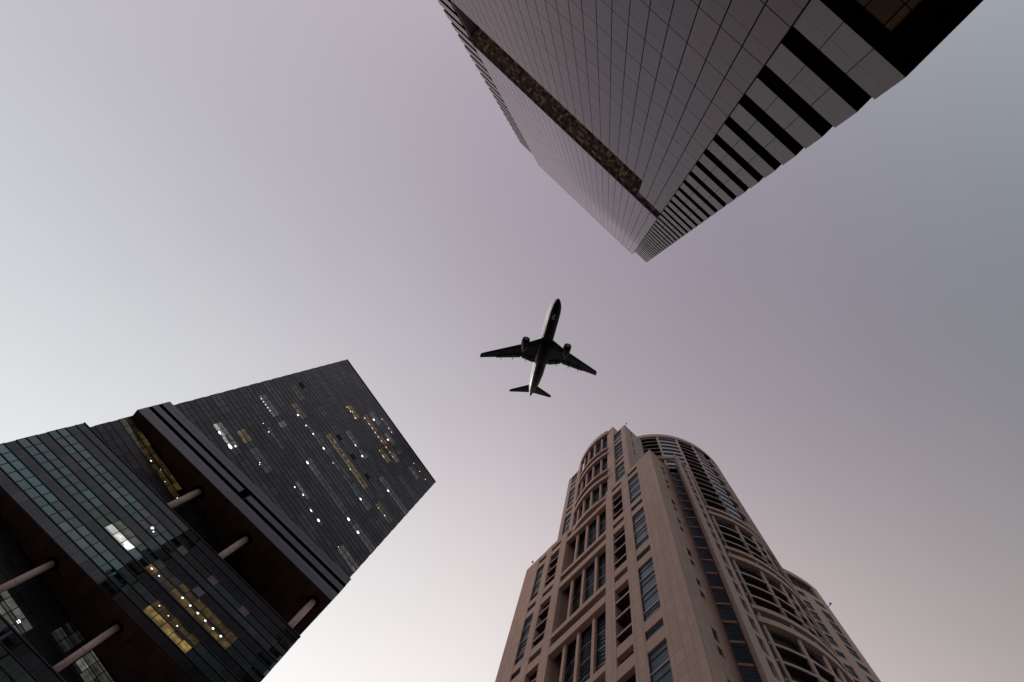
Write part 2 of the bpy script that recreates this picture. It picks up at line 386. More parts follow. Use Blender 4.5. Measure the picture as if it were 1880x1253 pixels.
def zrow(z):   # snap a height to its window row
    k = round((z-1.24-Z1)/P1); return Z1+P1*k
litN = [0]
def lit(par, u0, u1, zb, rows, mt, lamps=(), lampmt='e_lamp', ph=1.24, pw=PWD, off=-0.012, tones=(0.6, 1.3), u_off=0.0, ramp=None):
    """a lit stretch of window: glowing panes between the mullions, with its visible ceiling lamps"""
    b = MB(); c0 = math.floor((u0-u_off)/pw+0.35); c1 = max(c0+1, math.ceil((u1-u_off)/pw-0.35))
    for r in rows:
        for c in range(c0, c1):
            x0 = u_off+c*pw+0.05; x1 = u_off+c*pw+pw-0.05; z0 = zb+r*ph+0.06; z1 = z0+ph-0.12
            m_ = mt if not isinstance(mt, (list, tuple)) else mt[r % len(mt)]
            t0 = tn(*tones) * (0.62 if r == 1 and len(rows) > 1 else 1.0)
            # a pane shows wall, ceiling edge and sometimes a half-drawn blind or furniture as bands of its own
            cuts = sorted([z0, z0+(z1-z0)*tn(0.15, 0.45), z0+(z1-z0)*tn(0.55, 0.85), z1])
            kind = [tn(0.35, 0.8), 1.0, tn(0.6, 1.35)]
            if rnd() < 0.22: kind[2] = 0.15
            if rnd() < 0.15: kind[0] = 0.1
            xm = x0+(x1-x0)*tn(0.3, 0.7)
            for q in range(3):
                if cuts[q+1]-cuts[q] < 0.02: continue
                for (xa, xb, f) in ((x0, xm, 1.0), (xm, x1, tn(0.75, 1.1))):
                    b.face([(xa, off, cuts[q]), (xb, off, cuts[q]), (xb, off, cuts[q+1]), (xa, off, cuts[q+1])], m_, t0*kind[q]*f)
    o = b.build('lit_window', par); litN[0] += 1
    for L in lamps:
        u, z, w, h = L[:4]; w *= 0.8; h *= 0.78
        b = MB(); b.face([(u+w*0.5*math.cos(math.pi*(2*q+1)/7)*(1 if q % 2 else 0.85), off-0.006, z+h*0.5*math.sin(math.pi*(2*q+1)/7)) for q in range(7)], lampmt)
        b.build('lamp', o)
    return o
z = zrow
R2 = (0, 1)
lit(T1, 5.3, 10.4, z(91), (0,), 'e_white', [(7.0, 90.45, 0.9, 0.5), (9.9, 90.6, 1.3, 0.9)], tones=(0.5, 1.1))
lit(T1, 5.3, 10.4, z(91), (1,), 'e_grey', [(10.2, 91.8, 0.5, 0.5)], tones=(1.2, 2.4))
lit(T1, 7.8, 10.4, z(95), R2, 'e_gold', [(10.0, 94.15, 0.4, 0.14)], 'e_warm', tones=(0.9, 1.3))
lit(T1, 2.6, 7.9, z(107), R2, 'e_teal', [(3.4+0.72*i, 106.5, 0.26, 0.3) for i in range(5)], tones=(0.6, 1.1))
lit(T1, 9.1, 10.5, z(107), R2, 'e_teal', tones=(0.9, 1.5))
lit(T1, 9.0, 14.2, z(102.9), (0,), 'e_dim', [(10.1, 102.1, 0.5, 0.45), (8.2, 102.2, 0.3, 0.2)])
lit(T1, 6.9, 10.4, z(115), R2, 'e_gold', [(9.2, 114.0, 0.75, 0.7)], tones=(0.5, 1.0))
lit(T1, 11.8, 14.3, z(115), (0,), 'e_dim', [(11.9, 114.1, 0.7, 0.5), (14.2, 114.5, 0.6, 0.5)], tones=(1.0, 1.6))
lit(T1, 14.5, 20, z(115), (0, 1), 'e_dim', [(17.9, 114.5, 0.75, 0.7)], tones=(0.8, 1.5))
lit(T1, 3.0, 6.8, z(119), R2, 'e_gold', tones=(0.15, 0.35))
lit(T1, 11.7, 15.6, z(134.6), R2, 'e_gold', [(11.9, 134.0, 0.5, 0.5), (13.2, 134.3, 0.6, 0.5), (13.5, 135.0, 0.5, 0.3), (15.2, 134.2, 0.6, 0.6)], 'e_warm', tones=(0.9, 1.6))
lit(T1, 15.4, 21.4, z(138.8), R2, 'e_amber', [(16.3, 138.3, 0.5, 0.5), (18.1, 138.4, 0.8, 0.35), (19.4, 138.5, 0.8, 0.35), (20.7, 138.4, 0.8, 0.35)], 'e_warm', tones=(0.7, 1.2))
lit(T1, 21.4, 29.6, z(138.8), R2, 'e_amber', [(22.0, 138.4, 0.8, 0.35), (23.3, 138.4, 0.8, 0.3), (25.2, 138.5, 0.6, 0.3), (26.7, 138.6, 0.5, 0.25), (28.1, 138.5, 0.5, 0.25)], 'e_warm', tones=(0.5, 1.1))
lit(T1, 15.7, 19.4, z(142.5), R2, 'e_teal', [(17.7, 142.0, 0.9, 1.0)], tones=(0.6, 1.3))
lit(T1, 18.3, 22.9, z(146.7), (0,), 'e_amber', [(18.6, 146.1, 0.45, 0.5), (21.6, 146.2, 0.5, 0.5), (22.8, 146.2, 0.5, 0.4)], 'e_warm', tones=(0.4, 0.7))
lit(T1, 22.0, 24.8, z(142.5), R2, 'e_grey', [(23.9, 141.9, 0.9, 0.9)], tones=(0.9, 1.5))
lit(T1, 24.8, 28.6, z(142.5), R2, 'e_grey', tones=(0.5, 0.9))
lit(T1, 15.6, 29.9, z(119), R2, 'e_gold', [(18.0, 119.6, 0.2, 0.2), (19.5, 119.5, 0.2, 0.2), (21.2, 119.5, 0.2, 0.2), (22.9, 119.6, 0.2, 0.2), (24.6, 118.3, 0.5, 0.35)], 'e_warm', tones=(0.75, 1.25))
lit(T1, 16.8, 21.5, z(126.6), R2, 'e_grey', [(20.8, 126.4, 0.8, 0.4)], tones=(0.5, 1.2))
lit(T1, 21.5, 24.6, z(126.6), R2, 'e_grey', [(23.7, 126.0, 0.8, 0.8)], tones=(0.7, 1.0))
lit(T1, 24.7, 28.7, z(134.6), (0, 1), 'e_gold', [(26.6, 134.4, 1.4, 0.25), (24.9, 134.6, 0.5, 0.2)], 'e_warm', tones=(0.6, 1.3))
lit(T1, 32.5, 36.5, z(142.5), (0, 1), 'e_grey', tones=(0.6, 0.9))
lit(T1, 32.4, 38.1, z(146.7), (0,), 'e_amber', [(32.7, 146.1, 0.4, 0.5), (35.3, 146.1, 0.4, 0.5), (37.8, 146.1, 0.5, 0.6)], 'e_warm', tones=(0.3, 0.5))
lit(T1, 30.0, 40.2, z(126.6), R2, 'e_grey', [(33.5, 126.4, 0.8, 0.8)], tones=(0.4, 0.9))
lit(T1, 24.0, 33.9, z(115), R2, 'e_dim', [(30.9, 114.7, 0.8, 0.7)], tones=(0.7, 1.5))
lit(T1, 26.1, 27.3, z(115), (0, 1), 'e_grey', tones=(0.5, 0.8))
lit(T1, 20.0, 24.0, z(115), (0,), 'e_dim', [(21.5, 114.2, 0.3, 0.3)], tones=(0.7, 1.2))
lit(T1, 33.7, 39.0, z(119), R2, 'e_gold', [(34.8, 118.4, 0.3, 0.3), (36.9, 118.7, 0.5, 0.4)], 'e_warm', tones=(0.35, 0.8))
lit(T1, 29.9, 33.0, z(107), R2, 'e_grey', [(32.4, 106.8, 1.0, 0.9)], tones=(0.5, 0.9))
lit(T1, 33.0, 40.3, z(107), R2, 'e_grey', [(35.5, 106.8, 0.9, 0.9)], tones=(0.5, 0.8))
lit(T1, 34.7, 40.3, z(99.2), R2, 'e_grey', [(34.9, 99.0, 0.2, 0.2)], tones=(0.9, 1.4))
lit(T1, 20.8, 24.8, z(99.2), (1,), 'e_grey', [(23.5, 99.4, 0.7, 0.5), (21.5, 98.7, 0.45, 0.4)], tones=(0.6, 1.3))
lit(T1, 18.4, 21.7, z(107), R2, 'e_grey', [(18.8, 106.6, 0.9, 0.6)], tones=(0.6, 1.1))
lit(T1, 22.0, 33.0, z(107), R2, 'e_grey', tones=(0.28, 0.5))
lit(T1, 26.0, 27.2, z(99.2), (0,), 'e_dim', [(26.7, 98.6, 0.8, 0.4)])
lit(T1, 28.2, 29.6, z(99.2), (0,), 'e_dim', [(28.9, 98.7, 0.9, 0.75)])
lit(T1, 11.8, 16.9, z(95), (0, 1), 'e_dim', [(14.6, 94.6, 0.3, 0.25), (14.9, 94.2, 0.3, 0.3)], tones=(0.5, 1.2))
# dark ventilation openings
for u in (3.2, 17.4, 22.7, 28.0):
    b = MB(); b.box(u-0.7, u+0.7, -0.13, 0.04, 122.0, 123.3, 'black'); b.build('vent_opening', T1)
# floor behind the upper gap: warm corridor
lit(T1, 0.2, 2.6, 74.15, R2, 'e_gold', ph=1.15, tones=(0.12, 0.3))
lit(T1, 2.6, 9.0, 74.15, (0,), 'e_gold', [(7.4, 74.7, 0.4, 0.35), (9.1, 75.2, 0.22, 0.2)], 'e_warm', ph=1.15, tones=(0.12, 0.3))
lit(T1, 2.6, 12.5, 74.15, (1,), 'e_gold', ph=1.15, tones=(0.2, 0.6))
lit(T1, 9.1, 14.3, 74.15, (0,), 'e_gold', [(11.0, 74.6, 0.2, 0.18), (13.9, 74.7, 0.25, 0.25)], 'e_warm', ph=1.15, tones=(0.12, 0.5))
# offices behind the lower gap
lit(T1, 15.0, 19.6, 47.2, R2, 'e_grey', [(18.2, 48.8, 0.6, 0.45)], ph=1.2, tones=(1.6, 3.0))
lit(T1, 20.9, 23.5, 50.6, R2, 'e_dim', ph=1.25, tones=(0.6, 1.2))
lit(T1, 25.4, 30.0, 50.6, R2, 'e_grey', [(28.2, 51.2, 1.0, 0.7)], ph=1.25, tones=(0.9, 2.2))

# ---- turned blocks
T2 = bpy.data.objects.new('block_frame', None)      # only used to compute placement, never linked
az2 = 42.1 - 53.3
p1 = Vector((-68.2667, 18.1914)); p2 = Vector((-67.5468, 17.2678)); a1 = math.radians(53.3)
dl = p2 - p1; loc2 = (dl.x*math.cos(a1)+dl.y*math.sin(a1), -dl.x*math.sin(a1)+dl.y*math.cos(a1), 0)
def place2(o):
    o.location = loc2; o.rotation_euler = (0, 0, math.radians(az2)); return o
W2 = 39.8; PW2 = W2/30
def facade2(z0, z1, lines, top_extra=()):
    """lines: list of (zb, zt, kind) rows"""
    b = MB(); runs = {}
    for (zb, zt, kind) in lines:
        run = 0; cur = 1
        for c in range(30):
            if run <= 0: run = random.randint(1, 5); cur = (tn(0.8, 1.5) if kind == 'teal' else tn(0.85, 1.25)); hue = tn(0.86, 1.12)
            run -= 1
            w = tn(-0.005, 0.005)
            cc = cur*tn(0.88, 1.12)
            t = (cc*(1.06 if hue < 0.95 else 1.0), cc, cc*hue) if kind == 'teal' else cc
            b.face([(c*PW2, w, zb), ((c+1)*PW2, -w, zb), ((c+1)*PW2, -w, zt), (c*PW2, w, zt)], kind, t)
    return b
def bars2(zs, z0, z1, wz2):
    b = MB()
    for zz, h in zs: b.box(-0.03, W2+0.03, -0.09, 0.04, zz-h/2, zz+h/2, 'barC')
    for (q0, q1) in wz2:
        for c in range(31): b.box(c*PW2-0.03, c*PW2+0.03, -0.05, 0.04, q0, q1, 'barC')
    for c in range(31): b.box(c*PW2-0.014, c*PW2+0.014, -0.012, 0.03, z0, z1, 'barC')
    return b
# band block
bb = MB(); bb.box(0.03, W2-0.03, 1.1, 39.5, 77.0, 83.4, 'void'); bb.box(0.01, 0.9, 0.03, 1.1, 78.9, 81.73, 'void'); bb.box(W2-0.9, W2-0.01, 0.03, 1.1, 78.9, 81.73, 'void'); BAND = place2(bb.build('band_block', T1))
for (a, c_, m_, u0, u1) in ((76.94, 78.42, 'slate', 0, W2), (78.46, 78.92, 'slate', 0, W2), (79.72, 80.96, 'slate', 0, 18.7), (79.72, 80.96, 'slate', 20.1, W2), (81.72, 82.62, 'slate', 0, W2), (82.67, 83.54, 'slate', 0, W2)):
    b = MB(); n = max(1, int((u1-u0)/3.98))
    for i in range(n):
        x0 = u0+(u1-u0)*i/n; x1 = u0+(u1-u0)*(i+1)/n
        b.box(x0+0.008, x1-0.008, 0.0 if m_ == 'slate' else 0, 39.6 if (i in (0, n-1)) else 1.08, a, c_, m_, tn(0.88, 1.12)*(1.15 if a > 78.4 and a < 78.6 else 1), bottom='void' if a > 78 else None)  # undersides coloured black: the shade in the slots is painted on
    b.build('fascia', BAND)
b = MB()
for c in range(31): b.box(c*PW2-0.03, c*PW2+0.03, 0.25, 0.33, 78.92, 81.72, 'slate', 0.5)
b.box(-0.02, W2+0.02, -0.02, 0.03, 78.415, 78.465, 'column'); b.build('mullion_grid', BAND)
def soffit2(z, par):
    b = MB(); b.box(0.02, W2-0.02, 0.03, 39.6, z+0.03, z+0.11, 'joint')
    for i in range(30):
        for j in range(6):
            b.box(0.03+i*1.3255+0.012, 0.03+(i+1)*1.3255-0.012, 0.04+2.2*j, 0.04+2.2*j+2.17, z, z+0.03, 'soffit', tn(0.75, 1.25))
    b.box(0.03, W2-0.03, 13.25, 39.6, z, z+0.03, 'soffit')
    b.build('soffit', par, 'rust brown soffit')
soffit2(76.84, BAND)
# teal block
bb = MB(); bb.box(0.25, W2-0.2, 0.1, 39.6, 53.5, 67.75, 'black'); TEAL = place2(bb.build('teal_block', T1, 'teal glass block'))
rows = [(53.3, 54.74, 'tspan'), (54.74, 55.96, 'teal'), (55.96, 57.18, 'teal'), (57.18, 58.64, 'tspan'), (58.64, 59.87, 'teal'), (59.87, 61.11, 'teal'), (61.11, 62.60, 'tspan'), (62.60, 63.81, 'teal'), (63.81, 65.06, 'teal'), (65.06, 66.60, 'tspan'), (66.60, 67.8, 'tspan')]
facade2(0, 0, rows).build('window', TEAL)
b = bars2([(r[0], 0.11 if r[2] == 'tspan' or True else 0.06) for r in rows[1:]], 53.3, 67.8, [(54.74, 57.18), (58.64, 61.11), (62.60, 65.06)]); b.box(-0.05, W2+0.05, -0.1, 0.15, 67.8, 67.95, 'barC'); b.build('mullion_grid', TEAL)
b = MB(); 
for zb, zt, kd in rows: 
    b.box(W2-0.2, W2+0.01, 0.1, 39.6, zb+0.03, zt-0.03, kd); b.box(-0.01, 0.25, 0.1, 39.6, zb+0.03, zt-0.03, kd)
b.build('side_glazing', TEAL)
soffit2(53.20, TEAL)
def lit2(*a, **k):
    k.setdefault('pw', PW2); k.setdefault('ph', 1.235); return lit(TEAL, *a, **k)
lit2(15.2, 18.7, 58.64, (0,), 'e_white', [(18.0, 59.25, 1.2, 1.1)], tones=(0.7, 1.6))
lit2(14.8, 18.7, 58.64, (1,), 'e_grey', tones=(0.5, 1.4))
lit2(16.6, 18.6, 62.6, (0, 1), 'e_dim', [(17.4, 63.6, 0.55, 0.6), (17.9, 63.3, 0.25, 0.3)], tones=(0.7, 1.0))
lit2(21.3, 22.5, 58.64, (0,), 'e_gold', [(21.8, 59.4, 0.35, 0.3)], tones=(1.2, 1.5))
lit2(22.5, 25.3, 58.64, (0,), 'e_grey', [(23.0, 59.4, 0.25, 0.25)], tones=(0.2, 0.5))
lit2(21.3, 25.2, 58.64, (1,), 'e_grey', tones=(0.12, 0.4))
lit2(25.2, 34.0, 58.64, (0,), 'e_gold', [(26.7+1.25*i, 59.55, 0.42, 0.36) for i in range(6)], tones=(0.45, 0.9))
lit2(25.2, 34.0, 58.64, (1,), 'e_gold', tones=(0.3, 0.55))
lit2(25.3, 31.9, 54.74, (0,), 'e_gold', tones=(1.5, 2.6))
lit2(25.3, 31.9, 54.74, (1,), 'e_gold', [(25.9, 56.7, 0.25, 0.25), (27.4, 56.6, 0.22, 0.2), (28.9, 56.5, 0.28, 0.25)], 'e_warm', tones=(0.2, 0.5))
for (u0, zz_) in ((21.2, 63.9), (26.5, 63.9), (26.6, 61.15), (31.9, 63.9)):
    b = MB(); b.box(u0, u0+PW2-0.1, -0.02, 0.0, zz_, zz_+1.15, 'blind'); b.build('blind', TEAL, 'pale roller blind')
# low block
bb = MB(); bb.box(0.25, W2-0.2, 0.1, 39.6, -EYE, 44.25, 'black'); LOW = place2(bb.build('low_block', T1))
rows = [(44.3-3.95*i-1.45, 44.3-3.95*i, 'tspan') for i in range(11)] + [(44.3-3.95*i-1.45-1.25*(j+1), 44.3-3.95*i-1.45-1.25*j, 'teal') for i in range(11) for j in range(2)]
facade2(0, 0, rows).build('window', LOW)
b = bars2([(44.3-3.95*i-q, 0.1) for i in range(11) for q in (0, 1.45, 2.7)][1:], -EYE, 44.3, [(44.3-3.95*i-3.95, 44.3-3.95*i-1.45) for i in range(11)]); b.box(-0.05, W2+0.05, -0.1, 0.15, 44.3, 44.45, 'barC'); b.build('mullion_grid', LOW)
# round columns through both gaps
for (u, n, z0, z1, r) in ((14.87, 2.38, 67.9, 76.9, 0.46), (24.65, 2.48, 67.9, 76.9, 0.46), (37.88, 2.06, 67.9, 76.9, 0.46),
                          (15.01, 2.06, 44.4, 53.3, 0.36), (24.75, 1.91, 44.4, 53.3, 0.36), (37.9, 2.0, 44.4, 53.3, 0.36)):
    b = MB(); b.tube((u, n, z0), (u, n, z1-0.1), r, r, 'column', 28); cc_ = place2(b.build('column', T1)); b = MB(); b.tube((u, n, z1-0.16), (u, n, z1-0.075), r*2.1, r*2.1, 'void', 28); b.build('shadow_gap_disc', cc_); b = MB(); b.tube((u, n, (z0+z1)/2), (u, n, (z0+z1)/2+0.03), r*1.01, r*1.01, 'joint', 28); b.build('joint_ring', cc_)  # black disc stands in for the shadow gap round each column head

# ================================================================== TOWER B : brown stone tower with curved balconies (bottom)
B = thing('stone_tower', 'brown stone apartment tower with stepped roof and curved balcony bays, bottom of the photo', 'tower', (0.3189, 31.5486, 0), -47.4)
PB = 14.36; S0 = 64.31
LEVELS = [S0+PB*k for k in range(-5, 5)]
def clipz(a, b, lo, hi):
    a, b = max(a, lo), min(b, hi); return (a, b) if b-a > 0.05 else None
def glasswin(u0, u1, n, z0, z1, bars=(), tone=None, vm=1):
    b = MB()
    zz = [z0] + [q for q in bars if z0+0.2 < q < z1-0.2] + [z1]
    for i in range(len(zz)-1):
        t = tone or tn(0.75, 1.25)
        nv = vm+1
        for j in range(nv):
            x0 = u0+(u1-u0)*j/nv; x1 = u0+(u1-u0)*(j+1)/nv; w = tn(-0.004, 0.004)
            b.face([(x0, n+w, zz[i]), (x1, n-w, zz[i]), (x1, n-w, zz[i+1]), (x0, n+w, zz[i+1])], 'winB', t*tn(0.85, 1.2))
        if rnd() < 0.3 and zz[i+1]-zz[i] > 1.0:
            xa = u0 + (u1-u0)*tn(0.05, 0.5); xb = min(u1, xa+(u1-u0)*tn(0.2, 0.5)); b.face([(xa, n-0.006, zz[i]+0.05), (xb, n-0.006, zz[i]+0.05), (xb, n-0.006, zz[i+1]-0.05), (xa, n-0.006, zz[i+1]-0.05)], 'winB', tn(1.3, 2.1))
        mid = zz[i] + (zz[i+1]-zz[i])*0.62
        if zz[i+1]-zz[i] > 1.0: b.box(u0, u1, n-0.05, n+0.02, mid-0.03, mid+0.03, 'barC')
    for q in zz[1:-1]: b.box(u0, u1, n-0.10, n+0.02, q-0.09, q+0.07, 'transom')
    for j in range(1, vm+1):
        x = u0+(u1-u0)*j/(vm+1); b.box(x-0.02, x+0.02, n-0.04, n+0.02, z0, z1, 'barC')
    b.box(u0, u0+0.05, n-0.06, n+0.02, z0, z1, 'barC'); b.box(u1-0.05, u1, n-0.06, n+0.02, z0, z1, 'barC')
    return b
def column_of_openings(par, u0, u1, nf, lo, hi, kind, thick=0.5, topz=None):
    """spandrels (one mesh part each pair) and window / balcony parts between two piers"""
    for S in LEVELS:
        for a, c_ in ((S-1.5, S), (S-4.4, S-2.78)):
            q = clipz(a, c_, lo, hi)
            if q: sp = MB(); sp.box(u0, u1, nf+0.02, nf+thick, q[0], q[1], 'stone_smooth'); sp.build('spandrel', par)
        for a, c_, bars in ((S-2.78, S-1.5, ()), (S, S+PB-4.4, (S+1.6, S+4.55, S+7.4))):
            q = clipz(a, c_, lo, hi)
            if not q: continue
            if kind == 'window':
                glasswin(u0, u1, nf+0.20, q[0], q[1], bars, vm=0).build('window', par)
            else:
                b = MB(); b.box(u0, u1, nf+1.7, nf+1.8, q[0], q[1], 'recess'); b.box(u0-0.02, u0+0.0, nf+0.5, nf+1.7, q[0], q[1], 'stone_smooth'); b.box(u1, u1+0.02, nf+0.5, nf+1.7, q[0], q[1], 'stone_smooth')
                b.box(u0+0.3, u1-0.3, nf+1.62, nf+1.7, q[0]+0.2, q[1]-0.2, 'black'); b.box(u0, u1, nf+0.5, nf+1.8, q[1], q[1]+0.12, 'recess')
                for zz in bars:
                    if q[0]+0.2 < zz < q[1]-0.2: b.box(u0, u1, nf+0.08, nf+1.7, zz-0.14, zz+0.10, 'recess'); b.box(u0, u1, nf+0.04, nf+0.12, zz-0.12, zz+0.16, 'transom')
                b.build('balcony', par)
G0 = -EYE
# --- lower mass
TOPL = 93.2
w = MB()
for u0, u1 in ((-18.5, -15.2), (-13.5, -12.25), (-10.1, -8.7), (0.0, 1.32), (3.32, 4.68), (6.72, 9.7)):
    d = 0.5 if u0 != -8.7 else 0.5
    w.box(u0, u1, 0.0, d, G0, TOPL, 'stone')
w.box(-18.5, -18.0, 0.5, 36, G0, TOPL, 'stone')
w.box(-8.7-0.5, -8.7, 0.5, 2.4, G0, TOPL, 'stone_smooth'); w.box(0.0, 0.5, 0.5, 2.4, G0, TOPL, 'stone_smooth')
for S in (93.03,):
    for u0, u1 in ((-15.2, -13.5), (-12.25, -10.1), (1.32, 3.32), (4.68, 6.72)): w.box(u0, u1, 0.02, 0.5, S, TOPL, 'stone_smooth')
# side face with narrow slits
w.box(9.2, 9.7, 0.5, 1.85, G0, TOPL, 'stone'); w.box(9.2, 9.7, 2.45, 3.94, G0, TOPL, 'stone')
prev = G0
for S in LEVELS:
    for a, c_ in ((0.6, 1.8), (2.8, 4.1), (6.8, 7.9), (8.7, 10.4)):
        if S+a > G0 and S+c_ < TOPL:
            w.box(9.22, 9.69, 1.85, 2.45, prev, S+a, 'stone'); prev = S+c_
w.box(9.22, 9.69, 1.85, 2.45, prev, TOPL, 'stone'); w.box(9.3, 9.45, 1.85, 2.45, G0, TOPL-0.4, 'void')
w.build('wall', B)
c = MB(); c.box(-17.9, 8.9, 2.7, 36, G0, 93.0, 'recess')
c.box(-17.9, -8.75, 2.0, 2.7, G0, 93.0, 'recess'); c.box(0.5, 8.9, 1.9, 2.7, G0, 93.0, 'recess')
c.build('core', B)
column_of_openings(B, -15.2, -13.5, 0.0, G0, 93.03, 'window')
column_of_openings(B, -12.25, -10.1, 0.0, G0, 93.03, 'balcony')
column_of_openings(B, 1.32, 3.32, 0.0, G0, 93.03, 'balcony')
column_of_openings(B, 4.68, 6.72, 0.0, G0, 93.03, 'window')
# --- left bay: straight double beams below, curved above, curved glazing behind
CL = (-3.47, 13.68)
def bay_glass(z0, z1, r, a0, a1, nv=4):
    b = MB()
    fl = []
    q = z0
    rows = max(1, round((z1-z0)/2.87)); h = (z1-z0)/rows
    for i in range(rows):
        for j in range(8):
            aa0 = a0+(a1-a0)*j/8; aa1 = a0+(a1-a0)*(j+1)/8
            P = lambda a: (CL[0]+r*math.cos(math.radians(a)), CL[1]+r*math.sin(math.radians(a)))
            p, s_ = P(aa0), P(aa1); t = tn(0.8, 1.4)
            b.face([(*p, z0+i*h), (*s_, z0+i*h), (*s_, z0+i*h+h), (*p, z0+i*h+h)], 'winB', t)
        b.arc(CL, r, r+0.08, a0, a1, z0+i*h-0.05, z0+i*h+0.05, 'transom')
        for f in (0.25, 0.5, 0.75): b.arc(CL, r, r+0.05, a0, a1, z0+(i+f)*h-0.02, z0+(i+f)*h+0.02, 'barC')
    for j in range(9):
        a = a0+(a1-a0)*j/8; b.arc(CL, r, r+0.08, a-0.12, a+0.12, z0, z1, 'barC', seg=1)
    return b
for Tt in [63.57+PB*k for k in range(-4, 3)]:
    beams = [(Tt-0.94, Tt), (Tt-4.03, Tt-2.6)]
    for a, c_ in beams:
        q = clipz(a, c_, G0, TOPL)
        if q: b = MB(); b.box(-8.7, 0.0, 0.02, 0.7, q[0], q[1], 'stone_smooth'); b.build('beam', B)
    q = clipz(Tt-2.6, Tt-0.94, G0, TOPL)
    if q:
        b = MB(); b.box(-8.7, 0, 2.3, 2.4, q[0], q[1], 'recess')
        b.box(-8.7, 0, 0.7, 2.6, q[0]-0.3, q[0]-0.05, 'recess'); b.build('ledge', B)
    q = clipz(Tt, Tt-4.03+PB, G0, 88.9)
    if q:
        bay_glass(q[0], q[1], 12.75, -112.5, -74.2).build('window', B)
        if q[1] > 30:
            for u in (-2.2, -4.5, -6.6):
                b = MB(); b.box(u-0.2, u+0.2, 0.42, 0.72, q[0], q[1], 'stone_smooth'); b.build('post', B)
# curved upper part of the left bay
r1 = 14.17
def curved_beam(z0, z1, a0=-111.5, a1=-74.5, depth=0.7, r=r1, c_=CL, m_='stone_smooth', nm='beam'):
    b = MB(); b.arc(c_, r-depth, r, a0, a1, z0, z1, m_); b.build(nm, B)
curved_beam(132.1, 134.8, depth=1.2)
for t0 in (119.4, 104.4): curved_beam(t0, t0+1.1); curved_beam(t0-3.9, t0-2.5)
curved_beam(90.2, 91.4, a0=-110, a1=-75)
for z0, z1 in ((120.5, 132.1), (105.5, 115.5), (93.2, 100.5)):
    bay_glass(z0, z1, 13.2, -111.5, -73.5).build('window', B)
    for a in (-81.5, -90.1, -98.3, -106.0):
        b = MB(); b.arc(CL, r1-0.75, r1-0.4, a-0.75, a+0.75, z0, z1, 'stone_smooth', seg=1); b.build('post', B)
for z0, z1 in ((116.9, 119.4), (101.9, 104.4)):
    b = MB(); b.arc(CL, 12.3, 12.5, -113, -73, z0, z1, 'recess'); b.arc(CL, 12.4, r1-0.72, -113, -73, z1-0.02, z1+0.12, 'recess'); b.arc(CL, 12.4, r1-0.72, -113, -73, z0-1.5, z0-1.35, 'recess'); b.build('ledge', B)
b = MB(); b.arc(CL, 12.0, r1-1.22, -114, -72, 132.12, 132.3, 'recess'); b.build('ledge', B)
b = MB(); b.arc(CL, r1-0.6, r1-0.02, -160, -111.5, TOPL-0.5, 134.8, 'stone_smooth', seg=14); b.build('drum_side_wall', B)
# pilaster and corner shaft of the upper tower
w = MB()
w.box(0.05, 1.85, 0.30, 2.6, TOPL-0.5, 134.8, 'stone'); 
w.box(1.85, 1.87, 0.48, 1.0, TOPL, 127.0, 'stone'); w.box(3.87, 5.05, 0.48, 1.0, TOPL-0.5, 127.0, 'stone')
w.box(1.87, 3.87, 0.48, 1.0, 126.5, 127.0, 'stone')
w.box(4.55, 5.05, 1.0, 2.1, TOPL-0.5, 127.0, 'stone'); w.box(4.55, 5.05, 2.5, 5.2, TOPL-0.5, 127.0, 'stone')
prev = TOPL-0.5
for S in (93.03, 107.4, 121.75):
    for a, c_ in ((0.6, 1.9), (2.6, 4.1), (6.4, 7.9), (8.7, 10.4)):
        if S+c_ < 126.5: w.box(4.57, 5.03, 2.1, 2.5, prev, S+a, 'stone'); prev = S+c_
w.box(4.57, 5.03, 2.1, 2.5, prev, 127.0, 'stone'); w.box(4.7, 4.8, 2.1, 2.5, TOPL, 126.5, 'void')
# left pier of the upper tower
w.box(-12.0, -11.0, 0.48, 1.0, TOPL-0.5, 127.2, 'stone'); w.box(-9.25, -8.4, 0.48, 3.0, TOPL-0.5, 127.2, 'stone'); w.box(-11.0, -9.25, 0.48, 1.0, 126.6, 127.2, 'stone')
w.box(-12.0, -11.5, 1.0, 14, TOPL-0.5, 127.2, 'stone')
w.build('upper_wall', B)
column_of_openings(B, 1.87, 3.87, 0.48, TOPL, 126.5, 'window')
column_of_openings(B, -11.0, -9.25, 0.48, TOPL, 126.6, 'window')
c = MB(); c.prism([(-11.4, 1.2), (-8.0, 3.2), (0.4, 2.0), (1.0, 1.0), (4.2, 1.0), (4.3, 6.0), (8.0, 12.0), (9.5, 18.0), (8.0, 27.0), (-2, 33), (-11.4, 30)], 92.9, 126.8, 'recess')
c.prism([(-9, 3.8), (0.6, 2.7), (3.2, 6.6), (8.0, 12.0), (9.5, 18.0), (8.0, 27.0), (-2, 33), (-9, 30)], 126.8, 133.9, 'recess'); c.build('upper_core', B)
